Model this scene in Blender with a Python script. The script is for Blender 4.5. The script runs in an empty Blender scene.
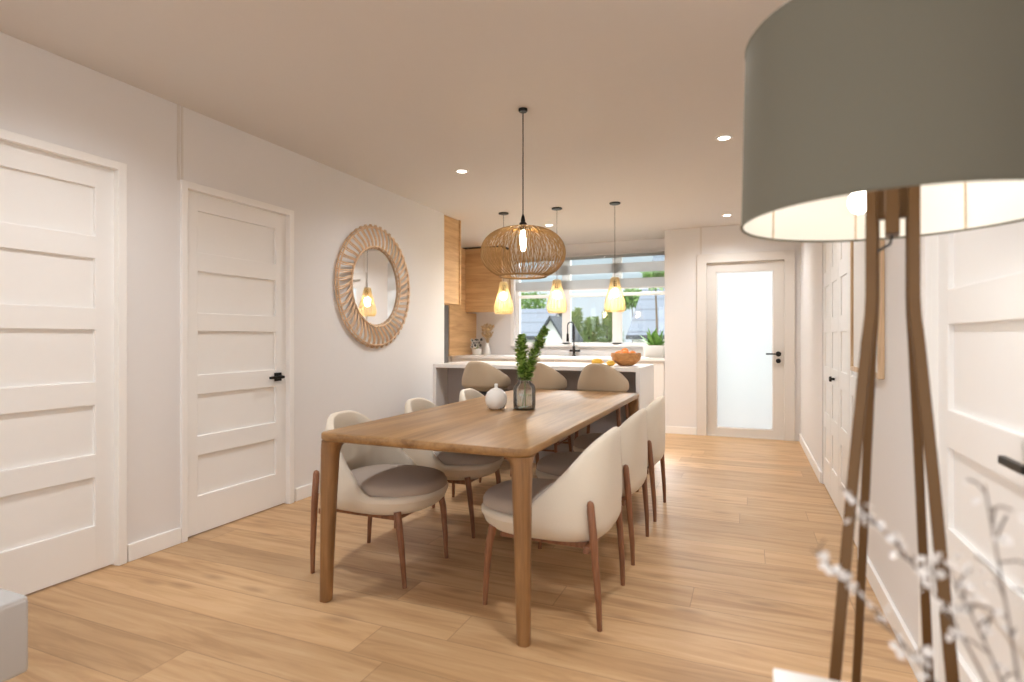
import bpy, bmesh, math, random
from mathutils import Vector, Matrix, noise
PI = math.pi
scn = bpy.context.scene
COL = scn.collection
rnd = random.Random(7)

# ------------------------------------------------------------------ materials
MATS = {}
def nodes_of(m):
    m.use_nodes = True
    nt = m.node_tree
    return nt, nt.nodes, nt.links, nt.nodes['Principled BSDF']

def plain(name, col, rough=.6, metal=0, bump=0, bscale=60, var=0, spec=.5, sheen=0, emit=None, es=0):
    m = bpy.data.materials.new(name); nt, N, L, b = nodes_of(m)
    b.inputs['Roughness'].default_value = rough
    b.inputs['Metallic'].default_value = metal
    b.inputs['Specular IOR Level'].default_value = spec
    tc = N.new('ShaderNodeTexCoord')
    no = N.new('ShaderNodeTexNoise'); no.inputs['Scale'].default_value = bscale; no.inputs['Detail'].default_value = 4
    L.new(tc.outputs['Object'], no.inputs['Vector'])
    mx = N.new('ShaderNodeMix'); mx.data_type = 'RGBA'
    mx.inputs[6].default_value = (*[c*(1-var) for c in col], 1); mx.inputs[7].default_value = (*[min(1, c*(1+var)) for c in col], 1)
    L.new(no.outputs['Fac'], mx.inputs[0]); L.new(mx.outputs[2], b.inputs['Base Color'])
    if bump:
        bp = N.new('ShaderNodeBump'); bp.inputs['Strength'].default_value = bump; bp.inputs['Distance'].default_value = .002
        L.new(no.outputs['Fac'], bp.inputs['Height']); L.new(bp.outputs['Normal'], b.inputs['Normal'])
    if sheen: b.inputs['Sheen Weight'].default_value = sheen
    if emit:
        b.inputs['Emission Color'].default_value = (*emit, 1); b.inputs['Emission Strength'].default_value = es
    return m

def wood(name, dark, light, axis=0, scale=1.0, rough=.45, spec=.4):
    """fine straight grain running along one local axis"""
    m = bpy.data.materials.new(name); nt, N, L, b = nodes_of(m)
    b.inputs['Roughness'].default_value = rough; b.inputs['Specular IOR Level'].default_value = spec
    tc = N.new('ShaderNodeTexCoord'); mp = N.new('ShaderNodeMapping')
    s = [16*scale]*3; s[axis] = 1.1*scale
    mp.inputs['Scale'].default_value = s
    L.new(tc.outputs['Object'], mp.inputs['Vector'])
    n1 = N.new('ShaderNodeTexNoise'); n1.inputs['Scale'].default_value = 1.0; n1.inputs['Detail'].default_value = 8; n1.inputs['Distortion'].default_value = .7
    n2 = N.new('ShaderNodeTexNoise'); n2.inputs['Scale'].default_value = 6.0; n2.inputs['Detail'].default_value = 5
    L.new(mp.outputs[0], n1.inputs['Vector']); L.new(mp.outputs[0], n2.inputs['Vector'])
    ad = N.new('ShaderNodeMath'); ad.operation = 'MULTIPLY_ADD'; ad.inputs[1].default_value = .35
    L.new(n2.outputs['Fac'], ad.inputs[0]); L.new(n1.outputs['Fac'], ad.inputs[2])
    cr = N.new('ShaderNodeValToRGB')
    cr.color_ramp.elements[0].position = .45; cr.color_ramp.elements[0].color = (*dark, 1)
    cr.color_ramp.elements[1].position = .85; cr.color_ramp.elements[1].color = (*light, 1)
    L.new(ad.outputs[0], cr.inputs['Fac']); L.new(cr.outputs['Color'], b.inputs['Base Color'])
    bp = N.new('ShaderNodeBump'); bp.inputs['Strength'].default_value = .12; bp.inputs['Distance'].default_value = .001
    L.new(ad.outputs[0], bp.inputs['Height']); L.new(bp.outputs['Normal'], b.inputs['Normal'])
    return m

def floor_mat():
    m = bpy.data.materials.new('oak_planks'); nt, N, L, b = nodes_of(m)
    def math_(op, a, b_=None, c=None):
        n = N.new('ShaderNodeMath'); n.operation = op
        for i, v in enumerate((a, b_, c)):
            if v is None: continue
            if isinstance(v, (int, float)): n.inputs[i].default_value = v
            else: L.new(v, n.inputs[i])
        return n.outputs[0]
    tc = N.new('ShaderNodeTexCoord'); sp = N.new('ShaderNodeSeparateXYZ'); L.new(tc.outputs['Object'], sp.inputs[0])
    W, LEN = .215, 2.1
    ry = math_('DIVIDE', sp.outputs['Y'], W)
    row = math_('FLOOR', ry); fy = math_('FRACT', ry)
    wn = N.new('ShaderNodeTexWhiteNoise'); wn.noise_dimensions = '1D'; L.new(row, wn.inputs['W'])
    rx = math_('ADD', math_('DIVIDE', sp.outputs['X'], LEN), wn.outputs['Value'])
    cx = math_('FLOOR', rx); fx = math_('FRACT', rx)
    cmb = N.new('ShaderNodeCombineXYZ'); L.new(row, cmb.inputs[0]); L.new(cx, cmb.inputs[1])
    w2 = N.new('ShaderNodeTexWhiteNoise'); w2.noise_dimensions = '2D'; L.new(cmb.outputs[0], w2.inputs['Vector'])
    # grain coordinates, shifted for each plank
    off = math_('MULTIPLY', w2.outputs['Value'], 40)
    g = N.new('ShaderNodeCombineXYZ')
    L.new(math_('ADD', math_('MULTIPLY', sp.outputs['X'], 1.0), off), g.inputs[0])
    L.new(math_('MULTIPLY', sp.outputs['Y'], 11), g.inputs[1]); L.new(off, g.inputs[2])
    n1 = N.new('ShaderNodeTexNoise'); n1.inputs['Scale'].default_value = 1.3; n1.inputs['Detail'].default_value = 9; n1.inputs['Roughness'].default_value = .62; n1.inputs['Distortion'].default_value = 1.1
    L.new(g.outputs[0], n1.inputs['Vector'])
    cr = N.new('ShaderNodeValToRGB'); e = cr.color_ramp.elements
    e[0].position = .24; e[0].color = (.325, .178, .078, 1)
    e[1].position = .82; e[1].color = (.62, .425, .24, 1)
    e.new(.5).color = (.50, .31, .155, 1)
    L.new(n1.outputs['Fac'], cr.inputs['Fac'])
    # plank to plank tone
    tone = math_('MULTIPLY_ADD', w2.outputs['Value'], .24, .87)
    mt = N.new('ShaderNodeMix'); mt.data_type = 'RGBA'; mt.blend_type = 'MULTIPLY'; mt.inputs[0].default_value = 1
    L.new(cr.outputs['Color'], mt.inputs[6])
    tcb = N.new('ShaderNodeCombineColor')
    for i in range(3): L.new(tone, tcb.inputs[i])
    L.new(tcb.outputs[0], mt.inputs[7])
    # knots
    g2 = N.new('ShaderNodeCombineXYZ')
    L.new(math_('ADD', math_('MULTIPLY', sp.outputs['X'], 1.6), off), g2.inputs[0]); L.new(math_('MULTIPLY', sp.outputs['Y'], 5.2), g2.inputs[1])
    vo = N.new('ShaderNodeTexVoronoi'); vo.inputs['Scale'].default_value = 1.0; vo.voronoi_dimensions = '2D'
    L.new(g2.outputs[0], vo.inputs['Vector'])
    kn = N.new('ShaderNodeMapRange'); kn.inputs['From Min'].default_value = .02; kn.inputs['From Max'].default_value = .16; kn.inputs['To Min'].default_value = .75; kn.inputs['To Max'].default_value = 0
    L.new(vo.outputs['Distance'], kn.inputs['Value'])
    kv = math_('GREATER_THAN', w2.outputs['Value'], .45)
    mk = N.new('ShaderNodeMix'); mk.data_type = 'RGBA'; mk.inputs[7].default_value = (.16, .075, .03, 1)
    L.new(math_('MULTIPLY', math_('MULTIPLY', kn.outputs[0], kv), n1.outputs['Fac']), mk.inputs[0]); L.new(mt.outputs[2], mk.inputs[6])
    # seams
    ey = math_('MINIMUM', fy, math_('SUBTRACT', 1, fy)); ex = math_('MINIMUM', fx, math_('SUBTRACT', 1, fx))
    seam = math_('MAXIMUM', math_('LESS_THAN', ey, .0085), math_('LESS_THAN', ex, .0008))
    ms = N.new('ShaderNodeMix'); ms.data_type = 'RGBA'; ms.inputs[7].default_value = (.16, .085, .04, 1)
    L.new(math_('MULTIPLY', seam, .55), ms.inputs[0]); L.new(mk.outputs[2], ms.inputs[6])
    L.new(ms.outputs[2], b.inputs['Base Color'])
    b.inputs['Roughness'].default_value = .42; b.inputs['Specular IOR Level'].default_value = .42
    bp = N.new('ShaderNodeBump'); bp.inputs['Strength'].default_value = .1; bp.inputs['Distance'].default_value = .001
    L.new(math_('SUBTRACT', n1.outputs['Fac'], seam), bp.inputs['Height']); L.new(bp.outputs['Normal'], b.inputs['Normal'])
    return m

def pane(name, tint=(1, 1, 1), gloss=.08):
    m = bpy.data.materials.new(name); m.use_nodes = True; nt = m.node_tree; N = nt.nodes; L = nt.links; N.clear()
    o = N.new('ShaderNodeOutputMaterial'); t = N.new('ShaderNodeBsdfTransparent'); g = N.new('ShaderNodeBsdfGlossy'); mx = N.new('ShaderNodeMixShader')
    t.inputs[0].default_value = (*tint, 1); g.inputs['Roughness'].default_value = .01
    fr = N.new('ShaderNodeFresnel'); fr.inputs['IOR'].default_value = 1.45
    mu = N.new('ShaderNodeMath'); mu.operation = 'MULTIPLY_ADD'; mu.inputs[1].default_value = .9; mu.inputs[2].default_value = gloss*.2
    L.new(fr.outputs[0], mu.inputs[0]); L.new(mu.outputs[0], mx.inputs[0])
    L.new(t.outputs[0], mx.inputs[1]); L.new(g.outputs[0], mx.inputs[2]); L.new(mx.outputs[0], o.inputs[0])
    return m

def translucent(name, col, amount=.6, rough=.5, tex=False):
    m = bpy.data.materials.new(name); m.use_nodes = True; nt = m.node_tree; N = nt.nodes; L = nt.links
    b = N['Principled BSDF']; o = N['Material Output']
    b.inputs['Base Color'].default_value = (*col, 1); b.inputs['Roughness'].default_value = rough
    t = N.new('ShaderNodeBsdfTranslucent'); t.inputs[0].default_value = (*col, 1)
    mx = N.new('ShaderNodeMixShader'); mx.inputs[0].default_value = amount
    L.new(b.outputs[0], mx.inputs[1]); L.new(t.outputs[0], mx.inputs[2]); L.new(mx.outputs[0], o.inputs[0])
    return m

def glow(name, col, s):
    m = bpy.data.materials.new(name); m.use_nodes = True; nt = m.node_tree; N = nt.nodes; L = nt.links; N.clear()
    o = N.new('ShaderNodeOutputMaterial'); e = N.new('ShaderNodeEmission'); e.inputs[0].default_value = (*col, 1); e.inputs[1].default_value = s
    L.new(e.outputs[0], o.inputs[0]); return m

def glass_mat(name, col=(1, 1, 1), rough=0, ior=1.45):
    m = bpy.data.materials.new(name); nt, N, L, b = nodes_of(m)
    b.inputs['Base Color'].default_value = (*col, 1); b.inputs['Roughness'].default_value = rough
    b.inputs['Transmission Weight'].default_value = 1; b.inputs['IOR'].default_value = ior
    return m

M = dict(
    floor=floor_mat(),
    wall=plain('wall_paint', (.745, .725, .71), .75, var=.01, bscale=20),
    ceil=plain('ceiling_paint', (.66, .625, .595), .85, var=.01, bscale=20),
    white=plain('door_paint', (.84, .825, .80), .38, var=.008, bscale=30),
    cream=plain('back_door_paint', (.70, .66, .61), .45, var=.008, bscale=30),
    seam=plain('seam_paint', (.66, .62, .575), .6, var=.01),
    black=plain('black_metal', (.018, .016, .014), .4, .6),
    blackw=plain('black_enamel', (.03, .027, .025), .5),
    oak=wood('oak_veneer', (.47, .275, .125), (.66, .43, .215), 0, 1.2, .45),
    oaky=wood('oak_veneer_along', (.47, .275, .125), (.66, .43, .215), 1, 1.2, .45),
    table=wood('table_oak', (.19, .094, .031), (.375, .21, .082), 1, 1.0, .40, .45),
    tleg=wood('table_leg_oak', (.165, .076, .026), (.30, .152, .056), 2, 1.6, .40, .45),
    walnut=wood('walnut', (.15, .058, .026), (.30, .135, .068), 2, 3, .38, .45),
    shellf=plain('cream_fabric', (.70, .625, .515), .9, bump=.5, bscale=420, var=.06, spec=.2, sheen=.15),
    seatf=plain('taupe_fabric', (.42, .345, .285), .85, bump=.5, bscale=500, var=.08, spec=.2, sheen=.1),
    stoolf=plain('beige_fabric', (.46, .36, .25), .85, bump=.5, bscale=420, var=.06, spec=.2, sheen=.1),
    dark=plain('shadow_gap_dark', (.045, .035, .03), .8),
    grey=plain('dark_grey_plain', (.14, .135, .13), .5),
    quartz=plain('white_quartz', (.83, .80, .77), .3, var=.02, bscale=14),
    lam=plain('white_laminate', (.80, .765, .73), .4, var=.01),
    taupel=plain('taupe_laminate', (.40, .355, .335), .55, var=.02),
    rattan=plain('rattan', (.40, .24, .09), .55, var=.35, bscale=25, bump=.2),
    paler=plain('pale_rattan', (.70, .49, .31), .6, var=.3, bscale=40, bump=.2),
    straw=translucent('straw', (.88, .76, .48), .45),
    mirror=plain('mirror_silver', (.86, .87, .88), .015, 1.0),
    lampf=plain('lampshade_fabric', (.15, .14, .107), .85, bump=.3, bscale=600, var=.05, spec=.2),
    lining=translucent('shade_lining', (.82, .795, .735), .12, .8),
    brass=plain('aged_brass', (.125, .062, .019), .40, .45, var=.12, bscale=9),
    bulb=glow('warm_bulb', (1, .84, .58), 40),
    bulb2=glow('clear_filament', (1, .80, .52), 26),
    bulb3=glow('lamp_bulb', (1, .92, .80), 14),
    down=glow('downlight_led', (1, .93, .82), 14),
    wht=plain('white_trim', (.85, .83, .80), .4),
    pane=pane('window_glass'), frost=translucent('frosted_glass', (.53, .535, .535), .82, .35),
    blind=translucent('blind_fabric', (.74, .715, .70), .32, .8),
    ceramic=plain('white_ceramic', (.86, .84, .80), .25, var=.01),
    vglass=pane('vase_glass', (.91, .905, .89), .1), water=pane('vase_water', (.95, .965, .93), .02),
    leaf=plain('leaf_green', (.15, .29, .04), .5, var=.5, bscale=40), leafl=plain('leaf_light', (.42, .60, .15), .5, var=.4, bscale=40),
    leafm=plain('leaf_mid', (.17, .34, .07), .5, var=.4, bscale=30),
    stem=plain('stem_green', (.25, .32, .12), .6),
    twig=plain('twig_brown', (.10, .075, .06), .8), petal=translucent('white_petal', (.82, .80, .78), .3, .7),
    bowl=wood('bowl_wood', (.36, .15, .045), (.62, .31, .11), 0, 4, .45),
    orange=plain('orange_peel', (.85, .27, .03), .45, bump=.4, bscale=150, var=.08),
    lemon=plain('yellow_peel', (.86, .50, .06), .45, bump=.4, bscale=150, var=.08),
    tan=plain('dried_tan', (.50, .36, .20), .9, var=.3),
    sofa=plain('grey_weave', (.48, .468, .452), .95, bump=.6, bscale=500, var=.08, spec=.15),
    art=plain('art_paper', (.86, .85, .82), .7, var=.01),
    pframe=wood('frame_oak', (.50, .33, .19), (.72, .53, .34), 2, 2, .5),
    roof=None, hwall=plain('house_render', (.72, .71, .68), .8, var=.03, bscale=3),
    stone=plain('house_stone', (.30, .26, .24), .9, var=.6, bscale=5), gutter=plain('gutter_dark', (.05, .055, .06), .5),
    grass=plain('lawn', (.34, .36, .26), .95, var=.3, bscale=3),
    conifer=plain('conifer', (.38, .46, .22), .9, var=.5, bscale=1.5), broad=plain('broadleaf', (.26, .40, .12), .9, var=.5, bscale=1.5),
    bark=plain('bark', (.16, .11, .07), .9, var=.3),
)
def roof_mat():
    m = bpy.data.materials.new('roof_slats'); nt, N, L, b = nodes_of(m)
    tc = N.new('ShaderNodeTexCoord'); sp = N.new('ShaderNodeSeparateXYZ'); L.new(tc.outputs['Object'], sp.inputs[0])
    mu = N.new('ShaderNodeMath'); mu.operation = 'MULTIPLY'; mu.inputs[1].default_value = 2.6; L.new(sp.outputs['Z'], mu.inputs[0])
    fr = N.new('ShaderNodeMath'); fr.operation = 'FRACT'; L.new(mu.outputs[0], fr.inputs[0])
    lt = N.new('ShaderNodeMath'); lt.operation = 'LESS_THAN'; lt.inputs[1].default_value = .16; L.new(fr.outputs[0], lt.inputs[0])
    mx = N.new('ShaderNodeMix'); mx.data_type = 'RGBA'; mx.inputs[6].default_value = (.17, .187, .21, 1); mx.inputs[7].default_value = (.115, .125, .14, 1)
    L.new(lt.outputs[0], mx.inputs[0]); L.new(mx.outputs[2], b.inputs['Base Color']); b.inputs['Roughness'].default_value = .6
    return m
M['roof'] = roof_mat()

# ------------------------------------------------------------------ mesh helpers
class MB:
    def __init__(s): s.bm = bmesh.new()
    def box(s, x0, x1, y0, y1, z0, z1, bev=0, seg=2, mat=None):
        t = bmesh.new(); bmesh.ops.create_cube(t, size=1)
        for v in t.verts:
            v.co = Vector(((x0+x1)/2+v.co.x*(x1-x0), (y0+y1)/2+v.co.y*(y1-y0), (z0+z1)/2+v.co.z*(z1-z0)))
        if bev: bmesh.ops.bevel(t, geom=t.edges[:], offset=bev, segments=seg, affect='EDGES', profile=.6)
        if mat is not None: t.transform(mat)
        return s.join(t)
    def join(s, t):
        me = bpy.data.meshes.new('tmp'); t.to_mesh(me); t.free(); s.bm.from_mesh(me); bpy.data.meshes.remove(me); return s
    def grid(s, rows, closed=True, cap0=False, cap1=False):
        """rows of points; closed joins each row's ends"""
        R = [[s.bm.verts.new(p) for p in r] for r in rows]
        n = len(R[0])
        for a, b in zip(R, R[1:]):
            for i in range(n if closed else n-1):
                j = (i+1) % n
                try: s.bm.faces.new((a[i], a[j], b[j], b[i]))
                except ValueError: pass
        if cap0: s.bm.faces.new(list(reversed(R[0])))
        if cap1: s.bm.faces.new(R[-1])
        return s
    def lathe(s, prof, n=32, c=(0, 0, 0), a0=0):
        rows = []
        for r, z in prof:
            rows.append([(c[0]+r*math.cos(a0+2*PI*k/n), c[1]+r*math.sin(a0+2*PI*k/n), c[2]+z) for k in range(n)])
        return s.grid(rows, True, prof[0][0] > 1e-6 and False, False)
    def tube(s, pts, rad, n=8, caps=True, flat=1.0):
        pts = [Vector(p) for p in pts]
        if not isinstance(rad, (list, tuple)): rad = [rad]*len(pts)
        rows = []; up = None
        for i, p in enumerate(pts):
            d = (pts[min(i+1, len(pts)-1)]-pts[max(i-1, 0)])
            if d.length < 1e-9: d = Vector((0, 0, 1))
            d.normalize()
            if up is None:
                up = Vector((0, 0, 1)) if abs(d.z) < .9 else Vector((1, 0, 0))
            u = up-d*up.dot(d)
            if u.length < 1e-6: u = d.orthogonal()
            u.normalize(); up = u; w = d.cross(u)
            rows.append([p+(u*math.cos(2*PI*k/n)*flat+w*math.sin(2*PI*k/n))*rad[i] for k in range(n)])
        return s.grid(rows, True, caps, caps)
    def loft(s, secs, cap=True): return s.grid(secs, True, cap, cap)
    def prism(s, pts, a0, a1, axis=2, bev=0):
        t = bmesh.new()
        def P(p, a):
            return {2: (p[0], p[1], a), 1: (p[0], a, p[1]), 0: (a, p[0], p[1])}[axis]
        A = [t.verts.new(P(p, a0)) for p in pts]; B = [t.verts.new(P(p, a1)) for p in pts]
        n = len(pts)
        t.faces.new(A[::-1]); t.faces.new(B)
        for i in range(n): t.faces.new((A[i], A[(i+1) % n], B[(i+1) % n], B[i]))
        bmesh.ops.recalc_face_normals(t, faces=t.faces[:])
        if bev: bmesh.ops.bevel(t, geom=[e for e in t.edges if e.calc_face_angle(0) > .6], offset=bev, segments=2, affect='EDGES')
        return s.join(t)
    def sphere(s, c, r, sc=(1, 1, 1), u=16, v=10, rot=None):
        t = bmesh.new(); bmesh.ops.create_uvsphere(t, u_segments=u, v_segments=v, radius=r)
        for w in t.verts: w.co = Vector((w.co.x*sc[0], w.co.y*sc[1], w.co.z*sc[2]))
        if rot is not None: t.transform(rot)
        for w in t.verts: w.co += Vector(c)
        return s.join(t)
    def build(s, name, mat, parent=None, smooth=False, angle=None, recalc=True, loc=None):
        if recalc: bmesh.ops.recalc_face_normals(s.bm, faces=s.bm.faces[:])
        me = bpy.data.meshes.new(name); s.bm.to_mesh(me); s.bm.free()
        for mm in (mat if isinstance(mat, (list, tuple)) else [mat]): me.materials.append(mm)
        if smooth:
            for p in me.polygons: p.use_smooth = True
            if angle: me.set_sharp_from_angle(angle=math.radians(angle))
        o = bpy.data.objects.new(name, me); COL.objects.link(o)
        if parent: o.parent = parent
        if loc: o.location = loc
        return o

def tag(o, label=None, cat=None, group=None, kind=None):
    if label: o['label'] = label
    if cat: o['category'] = cat
    if group: o['group'] = group
    if kind: o['kind'] = kind
    return o
def thing(name, label, cat, loc=(0, 0, 0), rz=0, group=None, kind=None):
    o = bpy.data.objects.new(name, None); COL.objects.link(o); o.empty_display_size = .1
    o.location = loc; o.rotation_euler = (0, 0, rz)
    return tag(o, label, cat, group, kind)
def dup(root, loc, rz=0, label=None):
    r = root.copy(); COL.objects.link(r); r.location = loc; r.rotation_euler = (0, 0, rz)
    if label: r['label'] = label
    for ch in list(root.children):
        c = ch.copy(); COL.objects.link(c); c.parent = r
        for g in list(ch.children):
            d = g.copy(); COL.objects.link(d); d.parent = c
    return r
def struct(name, mb, mat, label, cat, parent=None, **k):
    o = mb.build(name, mat, parent, **k)
    if not parent: tag(o, label, cat, kind='structure')
    return o
def light(name, kind, loc, energy, col=(1, 1, 1), size=.1, rot=(0, 0, 0), sy=None, spread=None, blend=None, spot=None, parent=None):
    d = bpy.data.lights.new(name, kind); d.energy = energy; d.color = col
    if kind == 'AREA':
        d.size = size
        d.shape = 'RECTANGLE' if sy else 'DISK'
        if sy: d.size_y = sy
        if spread: d.spread = spread
    elif kind in ('POINT', 'SPOT'):
        d.shadow_soft_size = size
        if kind == 'SPOT':
            d.spot_size = spot or 2; d.spot_blend = blend or .5
    o = bpy.data.objects.new(name, d); COL.objects.link(o); o.location = loc; o.rotation_euler = rot
    return o

# ------------------------------------------------------------------ the room
XL, XR, YB, YW, ZC = -3.0, .55, 7.2, 7.8, 2.5
struct('floor', MB().box(-4.1, .8, -3.3, 7.95, -.12, 0), M['floor'], 'light oak plank floor running through the whole room', 'floor')
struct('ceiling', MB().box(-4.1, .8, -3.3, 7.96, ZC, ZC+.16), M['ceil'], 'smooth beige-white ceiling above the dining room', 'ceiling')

D1 = (1.126, 1.926); D2 = (2.309, 3.105); D4 = (3.49, 5.17); D5 = (1.41, 2.222); DZ = 2.037
mb = MB()
SX = (-2.6, .2)
for a, b in ((-3.2, SX[0]), (SX[1], D1[0]), (D1[1], D2[0]), (D2[1], 5.34)): mb.box(XL-.15, XL, a, b, 0, ZC)
for d in (D1, D2): mb.box(XL-.15, XL, d[0], d[1], DZ, ZC)
mb.box(XL-.15, XL, *SX, 2.3, ZC).box(XL-.15, XL, *SX, 0, .1)
struct('wall_left', mb, M['wall'], 'long greige wall at left with two white doors and the mirror', 'wall')
mb = MB()
for a, b in ((-3.2, D5[0]), (D5[1], D4[0]), (D4[1], 7.35)): mb.box(XR, XR+.15, a, b, 0, ZC)
mb.box(XR, XR+.15, *D4, 2.05, ZC); mb.box(XR, XR+.15, *D5, DZ, ZC)
struct('wall_right', mb, M['wall'], 'pale wall at right behind the floor lamp', 'wall')
D3 = (-.463, .386); D3Z = 2.07
mb = MB()
mb.box(-.95, D3[0], YB, YB+.15, 0, ZC).box(D3[1], XR, YB, YB+.15, 0, ZC).box(*D3, YB, YB+.15, D3Z, ZC)
struct('wall_back', mb, M['wall'], 'pale end wall around the frosted glass door', 'wall')
struct('wall_kitchen_right', MB().box(-.95, -.80, YB+.15, YW+.15, 0, ZC), M['wall'], 'short return wall at the right end of the kitchen window', 'wall')
WX = (-3.2, -.97); WZ = (1.075, 2.345)
mb = MB()
mb.box(-4.1, WX[0], YW, YW+.15, 0, ZC).box(WX[1], -.95, YW, YW+.15, 0, ZC).box(*WX, YW, YW+.15, 0, WZ[0]).box(*WX, YW, YW+.15, WZ[1], ZC)
struct('wall_window', mb, M['wall'], 'kitchen wall around the three-light window', 'wall')
struct('wall_kitchen_left', MB().box(-4.1, -3.945, 5.2, YW, 0, ZC), M['wall'], 'left side wall of the kitchen', 'wall')
struct('wall_kitchen_front', MB().box(-3.945, XL-.15, 5.19, 5.34, 0, ZC), M['wall'], 'kitchen side of the left wall end', 'wall')
RX = (-2.75, .3); RZ = (.25, 2.25)
mb = MB()
mb.box(XL-.15, RX[0], -3.3, -3.15, 0, ZC).box(RX[1], XR+.15, -3.3, -3.15, 0, ZC).box(*RX, -3.3, -3.15, 0, RZ[0]).box(*RX, -3.3, -3.15, RZ[1], ZC)
struct('wall_rear', mb, M['wall'], 'living room wall behind the camera with an added window opening', 'wall')

# baseboards
BH, BT = .09, .016
def base(name, segs, label):
    mb = MB()
    for s_ in segs: mb.box(*s_, 0, BH, .004)
    struct(name, mb, M['wht'], label, 'baseboard')
CW = .072
base('baseboard_left', [(XL, XL+BT, SX[1], D1[0]-CW), (XL, XL+BT, D1[1]+CW*.7, D2[0]-.035), (XL, XL+BT, D2[1]+CW*.9, 5.33)], 'white baseboard along the left wall')
base('baseboard_right', [(XR-BT, XR, -3.1, D5[0]-CW), (XR-BT, XR, D5[1]+CW, D4[0]-.01), (XR-BT, XR, D4[1]+.02, YB-.02)], 'white baseboard along the right wall')
base('baseboard_back', [(-.95, D3[0]-.112, YB-BT, YB)], 'white baseboard left of the frosted door')
# seam battens
struct('trim_1', MB().box(XL, XL+.003, 2.259, 2.275, 2.07, ZC).box(XL, XL+.003, 2.283, 2.297, 2.07, ZC), M['seam'], 'thin vertical wall panel seam above the second door', 'trim')
struct('trim_2', MB().box(-.535, -.512, YB-.006, YB, 2.17, ZC), M['seam'], 'thin vertical wall seam above the frosted door', 'trim')

# five panel doors
def slab(y0, y1, x, s, top=DZ, bot=.008, stile=.093, zs=None, gap=.003, dp=.016):
    """panelled leaf facing s*X with its front plane at x"""
    mb = MB()
    zs = zs or [(1.68, 1.924), (1.32, 1.567), (.951, 1.211), (.588, .834), (.231, .471)]
    y0 += gap; y1 -= gap
    X = lambda a: (min(x-s*a[0], x-s*a[1]), max(x-s*a[0], x-s*a[1]))
    mb.box(*X((dp, .04)), y0, y1, bot, top-gap)
    bv = .004
    mb.box(*X((0, dp+.002)), y0, y0+stile, bot, top-gap, bv).box(*X((0, dp+.002)), y1-stile, y1, bot, top-gap, bv)
    edges = [top-gap]+[z for p in zs for z in (p[1], p[0])]+[bot]
    for i in range(0, len(edges), 2):
        mb.box(*X((0, dp+.0019)), y0+stile-.004, y1-stile+.004, edges[i+1], edges[i], bv)
    return mb
def casing(mb, y0, y1, x, s, w0, w1, wt, top, t=.02):
    a, b = sorted((x, x+s*t))
    mb.box(a, b, y0-w0, y0+.004, 0, top+wt, .004).box(a, b, y1-.004, y1+w1, 0, top+wt, .004).box(a, b, y0, y1, top-.004, top+wt, .004)
    # jamb lining
    a, b = sorted((x-s*.09, x+s*.001))
    mb.box(a, b, y0-.001, y0+.004, 0, top).box(a, b, y1-.004, y1+.001, 0, top).box(a, b, y0, y1, top-.004, top+.001)
    return mb
def lever(parent, x, y, z, s, d, square=True, L=.115):
    """black lever on a door facing s*X; d = direction of the lever along Y"""
    mb = MB(); t = .012
    a, b = sorted((x, x+s*t))
    mb.box(a, b, y-.029, y+.029, z-.029, z+.029, .003)
    mb.tube([(x+s*.01, y, z), (x+s*.05, y, z)], .011, 12)
    a, b = sorted((x+s*.043, x+s*.058))
    mb.box(a, b, *sorted((y-d*.012, y+d*L)), z-.009, z+.009, .003)
    return mb.build('door_handle', M['black'], parent)
for n, D, lab, lv in (('door_1', D1, 'white five-panel door at the far left edge', None), ('door_2', D2, 'white five-panel door with black lever beside the round mirror', 1)):
    d = slab(*D, XL-.016, 1).build(n, M['white']); tag(d, lab, 'door', kind='structure')
    casing(MB(), *D, XL, 1, CW if n == 'door_1' else .033, .040, .038, DZ).build('door_frame', M['wht'], d)
    if lv: lever(d, XL-.016, 3.022, .901, 1, -1)
d = slab(*D5, XR+.016, -1).build('door_5', M['white']); tag(d, 'white five-panel door at the right edge beyond the floor lamp', 'door', kind='structure')
casing(MB(), *D5, XR, -1, CW, .08, .05, DZ).build('door_frame', M['wht'], d)
lever(d, XR+.016, 1.46, .903, -1, 1, L=.11)
# folding closet doors
w = (D4[1]-D4[0])/4
root = slab(D4[0], D4[0]+w, XR+.008, -1, 2.05, stile=.075, gap=.004, dp=.007).build('door_4', M['white']); tag(root, 'white folding closet doors with black knob beyond the picture frame', 'door', kind='structure')
for k in (1, 2, 3): slab(D4[0]+w*k, D4[0]+w*(k+1), XR+.008, -1, 2.05, stile=.075, gap=.004, dp=.007).build('door_leaf', M['white'], root)
MB().tube([(XR+.008, 4.53, .883), (XR-.010, 4.53, .883), (XR-.012, 4.53, .883), (XR-.026, 4.53, .883)], [.009, .009, .02, .017], 16).build('door_knob', M['black'], root, True, 40)

# frosted back door (faces -Y)
yd = YB+.03
mb = MB(); gx = (-.352, .272); gz = (.099, 1.957)
mb.box(D3[0]+.003, gx[0], yd, yd+.045, .01, D3Z-.004, .003).box(gx[1], D3[1]-.003, yd, yd+.045, .01, D3Z-.004, .003)
mb.box(gx[0]-.002, gx[1]+.002, yd, yd+.045, .01, gz[0], .003).box(gx[0]-.002, gx[1]+.002, yd, yd+.045, gz[1], D3Z-.004, .003)
d = mb.build('door_3', M['cream']); tag(d, 'cream door with tall frosted glass pane in the end wall', 'door', kind='structure')
MB().box(gx[0], gx[1], yd+.018, yd+.026, gz[0], gz[1]).build('glass_pane', M['frost'], d)
mb = MB()
for a in ((gx[0], gx[0]+.012, gz[0], gz[1]), (gx[1]-.012, gx[1], gz[0], gz[1])): mb.box(a[0], a[1], yd+.006, yd+.018, a[2], a[3], .002)
mb.box(gx[0], gx[1], yd+.006, yd+.018, gz[0], gz[0]+.012, .002).box(gx[0], gx[1], yd+.006, yd+.018, gz[1]-.012, gz[1], .002)
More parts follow.
